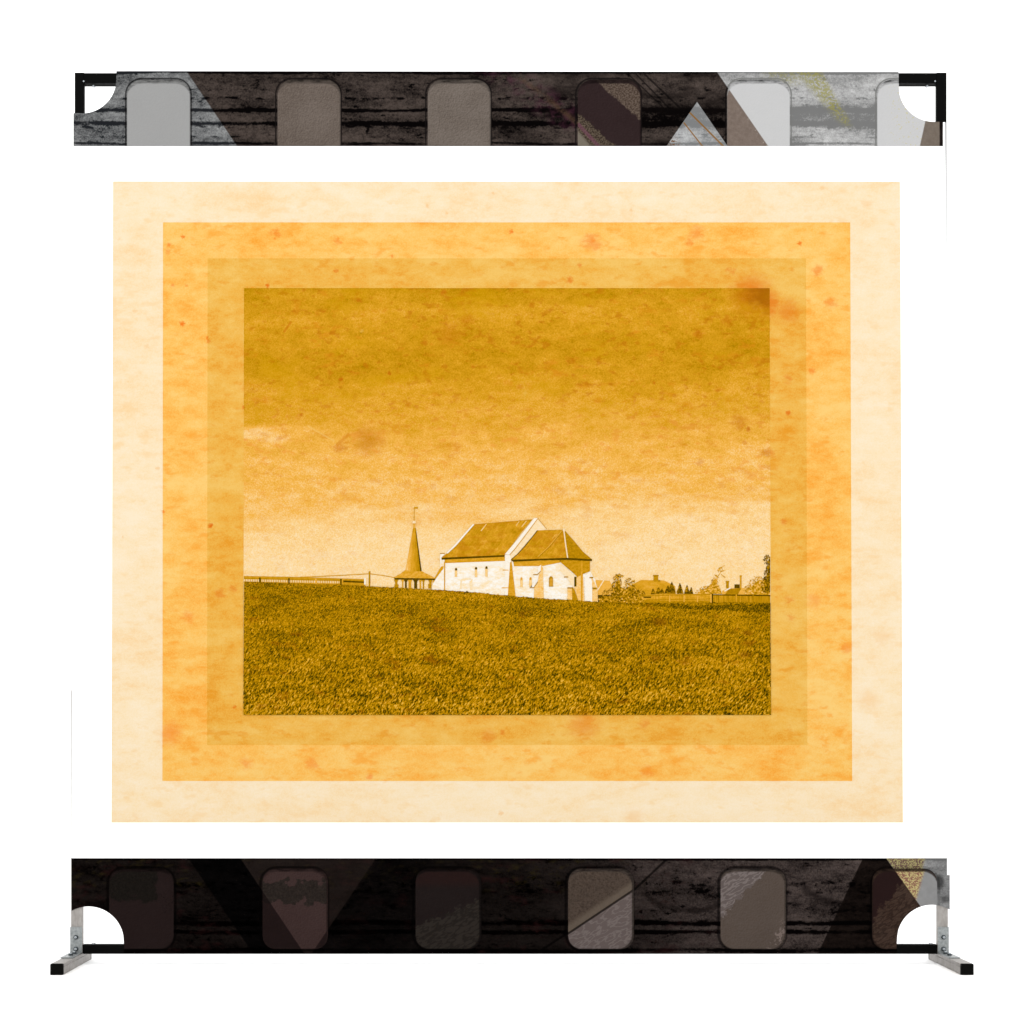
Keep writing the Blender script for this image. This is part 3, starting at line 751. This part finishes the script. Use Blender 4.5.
flat('buttress', [[(590, 578.4), (592.6, 578.4), (596.6, 587.8), (592.4, 587.8)], [(592.2, 589.4), (597.4, 589.4), (597.8, 603), (592.2, 603)]], M_mid, ch, 4.5)

# houses behind
hs = flat('house', [[(596, 580), (609.6, 580.8), (617, 594), (594, 596)]], M_housepale, banner, 2.2)
flat('bargeboard', stroke([(604, 580), (596.4, 592)], 1), M_gable, hs, 2.6)
flat('dark_opening', [rect(596.4, 595, 612, 598.4)], M_dark, hs, 2.6)
flat('wall', [rect(594, 596, 617, 603)], M_leafdark, hs, 2.4)
hs = flat('house', [[(626, 589), (634, 583.6), (640.8, 580), (664, 580.4), (675, 586), (676, 596), (626, 596)]], M_house, banner, 2.2)
flat('chimney', [rect(653.4, 575.6, 658.2, 581.6)], M_shadedeep, hs, 2.4)
flat('chimney_cap', [rect(653, 574.9, 658.6, 576.3), rect(658, 580, 660.2, 581.8)], M_winhead, hs, 2.6)
hs = flat('house', [[(722, 591), (728, 588.4), (741, 588.2), (752, 588), (760, 595.6), (722, 595.6)]], M_housepale, banner, 2.2)
flat('dark_roof', [[(729, 588.6), (741.4, 588.2), (737.6, 594.8), (724.6, 594.8)]], M_winhead, hs, 2.4)
flat('lit_slope', [[(723.8, 591), (730, 587.4), (731, 588.2), (725, 591.4)]], M_white, hs, 2.6)
flat('chimney', [rect(726, 581.4, 728.8, 588.4), rect(725.6, 580.8, 729.2, 582.4)], M_shadedeep, hs, 2.6)
flat('chimney', [rect(739.8, 576.4, 741.6, 588.4), rect(739.5, 575.4, 741.9, 577)], M_house, hs, 2.6)
flat('dormer', [rect(734.4, 584.4, 739.6, 588.2)], M_dark, hs, 2.6)

# fences at the right
flat('rail_fence', [[(640, 594.6), (711, 593.6), (711.4, 604), (640, 604)]], M_fencepale, banner, 2.8)
flat('shaded_foot', [[(640, 600), (680, 601), (711, 600.4), (711.4, 604), (640, 604)]], M_shadedeep, bpy.data.objects['rail_fence'], 3.0)
for q in ([(641, 596), (680, 595), (710.6, 594.4)], [(646, 599.8), (680, 599.6), (710.6, 599)]): flat('rail', stroke(q, 1.0), M_shadedeep, bpy.data.objects['rail_fence'], 3.1)
for x in (669.6, 684, 697.4): flat('post', [rect(x - .5, 595.6, x + .5, 602)], M_housepale, bpy.data.objects['rail_fence'], 3.2)
flat('dark_beam', [rect(643.4, 596.6, 651, 598)], M_dark, banner, 3.3)
bf = flat('board_fence', [[(710.6, 594.4), (770.2, 594.8), (770.3, 604), (710.6, 604)]], M_fence, banner, 3)
flat('rail', [[(711, 594.4), (770.2, 595), (770.2, 596.3), (711, 595.4)]], M_dark, bf, 3.4)
for x, w, mt_ in ((711, 1.4, M_housepale), (712.4, 1.6, M_dark), (736.2, 1.3, M_house), (753, .8, M_winhead)):
    flat('post', [rect(x - w/2, 594, x + w/2, 603.4)], mt_, bf, 3.6)

# trees and bushes
bu = flat('bush', leaves([(617, 586, 5, 11, 2), (619, 576, 4, 2, .6), (622, 594, 20, 7, 4), (630, 585, 6, 7, 1.3), (604, 599, 6, 3, .8), (638, 594, 6, 5, .7)], 760, 1.0, 11), M_leaf, banner, 3.6)
flat('leaf_mass', [[(598,603.5),(601,600),(607,597),(612,595),(614,588),(616,582),(619,580),(621,587),(626,590),(629,586),(632,590),(637,594),(642,599),(646,603.5)]], M_leaf, bu, 3.4)
flat('shaded_leaves', leaves([(616, 592, 5, 8, 2), (624, 597, 14, 4, 2), (634, 592, 5, 4, .8)], 170, .9, 12), M_leafdark, bu, 4)
def conifer(x, base, w, h, seed):
    r = random.Random(seed); pts_l, pts_r = [], []
    n = 6
    for k in range(n + 1):
        t = k / n; hw = w / 2 * (1 - t) ** .75 + .12
        pts_l.append((x - hw * r.uniform(.82, 1.12), base - h * t)); pts_r.append((x + hw * r.uniform(.82, 1.12), base - h * t))
    return [pts_l + pts_r[::-1]]
for i, (x, b, w, h) in enumerate(((643, 594.6, 4.6, 4.4), (653, 594.4, 5, 5.8), (658.4, 593.8, 6, 6.4), (662, 593.8, 5, 5.4), (668, 593.6, 6.4, 8.4), (671.8, 593.6, 7, 12), (679.8, 593.8, 6.6, 10.8), (687, 594, 5.6, 9), (691.2, 594, 4.4, 7))):
    flat('conifer', conifer(x, b, w, h, 30 + i), M_leafdark, banner, 3.2 + .05 * i)
flat('bush', leaves([(707, 590, 8, 4, 2), (715, 588, 5, 5, 1.4), (700, 592, 5, 3, .6), (714, 583, 3, 5, .9)], 240, .9, 41), M_leafpale, banner, 2.9)
flat('leaf_mass', [[(697,594),(701,590),(706,588.4),(709,585.6),(713,582),(716,583),(720,588),(722,594)]], M_leafpale, bpy.data.objects['bush.001'], 2.7)
flat('tree', stroke([(716, 585), (717.4, 577), (721, 572)], .8) + [[(717, 570), (719.4, 567.6), (725.4, 565), (721, 568.6), (718.4, 571.8)], [(720, 571), (725.6, 569.8), (724, 571.4), (720.4, 572)],
     [(714, 574.4), (716.4, 575), (719.4, 578), (716, 577)], [(721.4, 574), (725.8, 577.4), (724.4, 577.6), (721, 575)], [(713, 580), (716, 578.4), (718, 582), (715, 584.6), (712, 584)]] + leaves([(716, 581, 4, 4, 1), (720, 570, 3, 3, .6)], 40, .7, 42), M_leafpale, banner, 2.5)
def inside(ps, x1): return [[(min(a, x1), b) for a, b in p] for p in ps]
flat('tree', inside(leaves([(767, 560, 3.6, 5, 1.3), (767.6, 575, 3.6, 8, 2.6), (766, 585, 5, 8, 2), (768, 568, 2, 4, .5)], 330, .9, 43), 770.1), M_leafdark, banner, 3.8)
flat('leaf_mass', [[(764,592),(766,583),(766.6,574),(768.4,570),(768,562),(769,558),(770.1,557),(770.1,592)]], M_leafdark, bpy.data.objects['tree.001'], 3.6)
flat('bush', inside(leaves([(757, 584, 8, 8, 2), (763, 589, 8, 6, 2), (750, 590, 7, 5, 1.4)], 420, 1.0, 44), 770.1), M_leafpale, banner, 2.9)
flat('leaf_mass', [[(744,595),(748,589.6),(753,585),(757,581),(762,579.6),(766,576),(770.1,575),(770.1,595)]], M_leafpale, bpy.data.objects['bush.002'], 2.7)

# ================================================================== STAND
stand = empty('backdrop_stand', (0, 0, 0),
    'metal banner stand with black upper tubes, grey lower posts and two forward feet', 'banner stand')

mg = Mat('brushed grey steel', rough=.5, spec=.3, metal=.55)
tc = mg.node('ShaderNodeTexCoord'); sp_ = mg.node('ShaderNodeSeparateXYZ'); mg.nt.links.new(tc.outputs['Object'], sp_.inputs[0])
gx, gy, gz = (Sk(mg, sp_.outputs[i]) for i in range(3))
gn = mg.noise(gx * 300 + gy * 90, gz * 70, 4, .6, 160); gn2 = mg.noise(gx * 60 + gy * 40, gz * 40, 2, .5, 161)
M_steel = mg.done(mg.mix(((gn - .5) * 1.2 + (gn2 - .5) * 1.2 + .5).clamp(), (158, 152, 146), (196, 192, 188)))
mz = Mat('zinc bracket plate', rough=.4, spec=.4, metal=.6)
tc = mz.node('ShaderNodeTexCoord'); sp_ = mz.node('ShaderNodeSeparateXYZ'); mz.nt.links.new(tc.outputs['Object'], sp_.inputs[0])
gx, gy, gz = (Sk(mz, sp_.outputs[i]) for i in range(3))
gn = mz.noise(gx * 140 + gy * 60, gz * 140, 4, .6, 162)
M_zinc = mz.done(mz.mix(((gn - .5) * 1.8 + .5).clamp(), (132, 138, 138), (190, 194, 194)))
mb = Mat('zinc bolt', rough=.25, spec=.5, metal=.9)
M_bolt = mb.done(mb.mix(mb.noise(0.2, 0.3), (168, 174, 178), (190, 196, 200)))
mn = Mat('zinc nut with painted contrast', rough=.35, spec=.4, metal=.9)
M_nut = mn.done(mn.mix(mn.noise(.4, .1), (66, 74, 78), (84, 92, 96)))  # nut colour darkened to paint in contrast that even white surroundings don't reflect
mk = Mat('black coated tube', rough=.55, spec=.03)
tc = mk.node('ShaderNodeTexCoord'); sp_ = mk.node('ShaderNodeSeparateXYZ'); mk.nt.links.new(tc.outputs['Object'], sp_.inputs[0])
gx, gy, gz = (Sk(mk, sp_.outputs[i]) for i in range(3))
M_black = mk.done(mk.mix(mk.noise(gx * 200, gz * 200 + gy * 90, 3, .6, 163), (2, 2, 2), (6, 6, 5)))
mp = Mat('black plastic cap', rough=.6, spec=.03)
tc = mp.node('ShaderNodeTexCoord'); sp_ = mp.node('ShaderNodeSeparateXYZ'); mp.nt.links.new(tc.outputs['Object'], sp_.inputs[0])
gx, gy, gz = (Sk(mp, sp_.outputs[i]) for i in range(3))
M_cap = mp.done(mp.mix(mp.noise(gx * 400, gz * 400, 3, .6, 164), (3, 3, 2), (14, 14, 11)))

Y0 = 0.003
def bolt(x, y, z, axis, parent, r=.0066):
    """hex nut with a domed end"""
    v, f = [], []
    rings = [(r, 0, 6), (r, .0035, 6)]
    n = 12
    prof = [(r, 0), (r, .003), (r * .86, .0042), (r * .62, .0044), (r * .58, .0062), (r * .35, .0074)]
    for rr, h in prof:
        for k in range(n):
            a = 2 * math.pi * k / n
            q = rr * (1 if k % 2 == 0 else .9) if h < .004 else rr
            c, s = q * math.cos(a), q * math.sin(a)
            v.append((x + c, y - h, z + s) if axis == 'y' else (x + c, y + s, z + h))
    m = len(prof)
    for i in range(m - 1):
        for k in range(n):
            f.append((i*n + k, i*n + (k+1) % n, (i+1)*n + (k+1) % n, (i+1)*n + k))
    f.append(tuple(range((m-1)*n, m*n)))
    o = link('bolt', v, f, M_nut, parent)
    o.data.materials.append(M_bolt)
    for p in o.data.polygons: p.material_index = 1 if p.index >= 3 * n else 0
    import bmesh
    bm = bmesh.new(); bm.from_mesh(o.data); bmesh.ops.recalc_face_normals(bm, faces=bm.faces); bm.to_mesh(o.data); bm.free()
    return o

for side, (xa, xb, ua, ub) in (('l', (wx(70.5), wx(82.2), wx(74.2), wx(83.6))), ('r', (wx(937.8), wx(948.5), wx(937), wx(947.1)))):
    sgn = -1 if side == 'l' else 1
    zt = wz(690)
    lp = solid_poly('lower_post', rrect(xa, Y0, xb, Y0 + .016, .002), 'z', .0302, zt, M_steel, stand)
    solid_poly('upper_post', rrect(ua, Y0 + .0005, ub, Y0 + .0155, .002), 'z', zt, wz(72.1), M_black, stand)
    # foot: tube lying across, with a rolled groove along its flank
    fa, fb = (wx(71), wx(83)) if side == 'l' else (wx(938.2), wx(950))
    h = .0295; inner = fb if side == 'l' else fa; outer = fa if side == 'l' else fb
    s = 1 if side == 'l' else -1
    prof = [(outer, 0.0008), (outer, h), (inner, h), (inner, .0225), (inner - s*.0012, .0215), (inner - s*.0012, .0205), (inner, .0195), (inner, .0008)]
    ft = solid_poly('foot', prof, 'y', -.208, .092, M_steel, stand)
    solid_poly('end_cap', rrect(fa - .0004, 0, fb + .0004, h + .0006, .003), 'y', -.216, -.2081, M_cap, ft)
    solid_poly('end_cap', rrect(fa - .0004, 0, fb + .0004, h + .0006, .003), 'y', .0921, .098, M_cap, ft)
    # angle bracket: upright plate and a plate lying on the foot
    bz = h + .0003
    if side == 'l': pa, pb = xa - .0012, xb - .0008
    else: pa, pb = xa + .0006, xb + .0012
    th = .0028
    v = []; yf = Y0 - .0004
    profile = [(yf, wz(927)), (yf - th, wz(927)), (yf - th, bz + th), (-.105, bz + th), (-.105, bz), (yf, bz)]
    br = solid_poly('angle_bracket', profile, 'x', pa, pb, M_zinc, stand)
    cxm = (pa + pb) / 2
    bolt(cxm, yf - th, wz(937.2), 'y', br); bolt(cxm, yf - th, wz(949), 'y', br, .007)
    bolt(cxm + .002 * s, -.028, bz + th, 'z', br); bolt(cxm + .001 * s, -.062, bz + th, 'z', br)

solid_poly('top_rail', rrect(Y0 + .0005, wz(82.3), Y0 + .0285, wz(72.3), .002), 'x', wx(83.7), wx(936.9), M_black, stand)
solid_poly('bottom_rail', rrect(Y0 + .0005, wz(954.2), Y0 + .0285, wz(944.9), .002), 'x', wx(82.3), wx(937.7), M_black, stand)
for a, b in ((wx(74.3), wx(83.6)), (wx(937), wx(946))):
    solid_poly('corner_joint', rrect(Y0 + .0157, wz(82.3), Y0 + .0285, wz(72.3), .002), 'x', a, b, M_black, stand)
# corner sleeves, spring buttons and screws at the top
for x, bx_, dot in ((wx(84.5), wx(92.2), wx(83.4)), (wx(936.1), wx(928.6), wx(935.4))):
    d_ = wx(7) - wx(0)
    a, b = (x, x + d_) if bx_ > x else (x - d_, x)
    v = [(bx_ + .0045 * math.cos(k * .5236), Y0 + .014 + .006 * math.sin(k * .5236), z) for z in (wz(83.2) - .0001, wz(83.2) - .0035) for k in range(12)]
    f = [tuple(range(12, 24))] + [(k, (k+1) % 12, 12 + (k+1) % 12, 12 + k) for k in range(12)]
    link('spring_button', v, f, M_bolt, stand)
    v = [(dot + .0022 * math.cos(k * .7854), Y0 + .0004 - t, wz(80.8) + .0024 * math.sin(k * .7854)) for t in (0, .001) for k in range(8)]
    f = [tuple(range(8, 16))] + [(k, (k+1) % 8, 8 + (k+1) % 8, 8 + k) for k in range(8)]
    link('rivet', v, f, M_bolt, stand)
for x, z in ((92.2, 944.0 - .2), (932.5, 943.6)):
    v = [(wx(x) + .005 * math.cos(k * .5236), Y0 + .014 + .006 * math.sin(k * .5236), wz(944.9) + t) for t in (.0001, .0032) for k in range(12)]
    f = [tuple(range(12, 24))] + [(k, (k+1) % 12, 12 + (k+1) % 12, 12 + k) for k in range(12)]
    link('spring_button', v, f, M_bolt, stand)

# ================================================================== SETTING
mw = Mat('white studio paper', rough=.9, spec=.0)
tc = mw.node('ShaderNodeTexCoord'); sp_ = mw.node('ShaderNodeSeparateXYZ'); mw.nt.links.new(tc.outputs['Object'], sp_.inputs[0])
wn_ = mw.noise(Sk(mw, sp_.outputs[0]) * 3, Sk(mw, sp_.outputs[1]) * 3, 3, .5, 170)
cw = mw.mix(wn_, (255, 255, 255), (255, 255, 255))
cw.s.node.inputs[6].default_value = (.86, .86, .86, 1); cw.s.node.inputs[7].default_value = (.90, .90, .90, 1)
M_studio = mw.done(cw)
R = 1.6; yw = 5.0; prof = [(-9.0, 0.0), (yw - R, 0.0)]
prof += [(yw - R + R * math.sin(a), R - R * math.cos(a)) for a in [math.pi / 2 * k / 24 for k in range(1, 25)]] + [(yw, 7.0)]
v, f = [], []
for y, z in prof: v += [(-9, y, z), (9, y, z)]
for i in range(len(prof) - 1): f.append((2*i, 2*i + 1, 2*i + 3, 2*i + 2))
st = link('studio_floor', v, f, M_studio, None, True); st['kind'] = 'structure'
st['label'] = 'seamless white studio floor curving up into a white background'

# ================================================================== LIGHT AND CAMERA
w = bpy.data.worlds.new('World'); scn.world = w; w.use_nodes = True
w.node_tree.nodes['Background'].inputs['Color'].default_value = (1, 1, 1, 1)
w.node_tree.nodes['Background'].inputs['Strength'].default_value = 2.0
def softbox(name, loc, aim, size, power):
    L = bpy.data.lights.new(name, 'AREA'); L.shape = 'SQUARE'; L.size = size; L.energy = power
    o = bpy.data.objects.new(name, L); COL.objects.link(o); o.location = loc
    o.rotation_euler = (Vector(aim) - Vector(loc)).to_track_quat('-Z', 'Y').to_euler()
softbox('key softbox', (-4.5, -8.5, 3.6), (0, 0, .9), 4.0, 80)
softbox('fill softbox', (5.0, -8.5, 3.2), (0, 0, .9), 4.0, 60)

cam = bpy.data.cameras.new('camera'); co = bpy.data.objects.new('camera', cam); COL.objects.link(co)
co.location = (wx(CX), -D, CAM_H); co.rotation_euler = (math.radians(90), 0, 0)
cam.sensor_fit = 'HORIZONTAL'; cam.sensor_width = 36
cam.lens = S * D / 1024 * 36
cam.shift_x = (512 - CX) / 1024; cam.shift_y = (CY - 512) / 1024
cam.clip_start = .05; cam.clip_end = 100
scn.camera = co

scn.view_settings.view_transform = 'Standard'; scn.view_settings.look = 'None'
scn.view_settings.exposure = 0; scn.view_settings.gamma = 1; scn.view_settings.use_curve_mapping = False
scn.render.resolution_x = scn.render.resolution_y = 1024
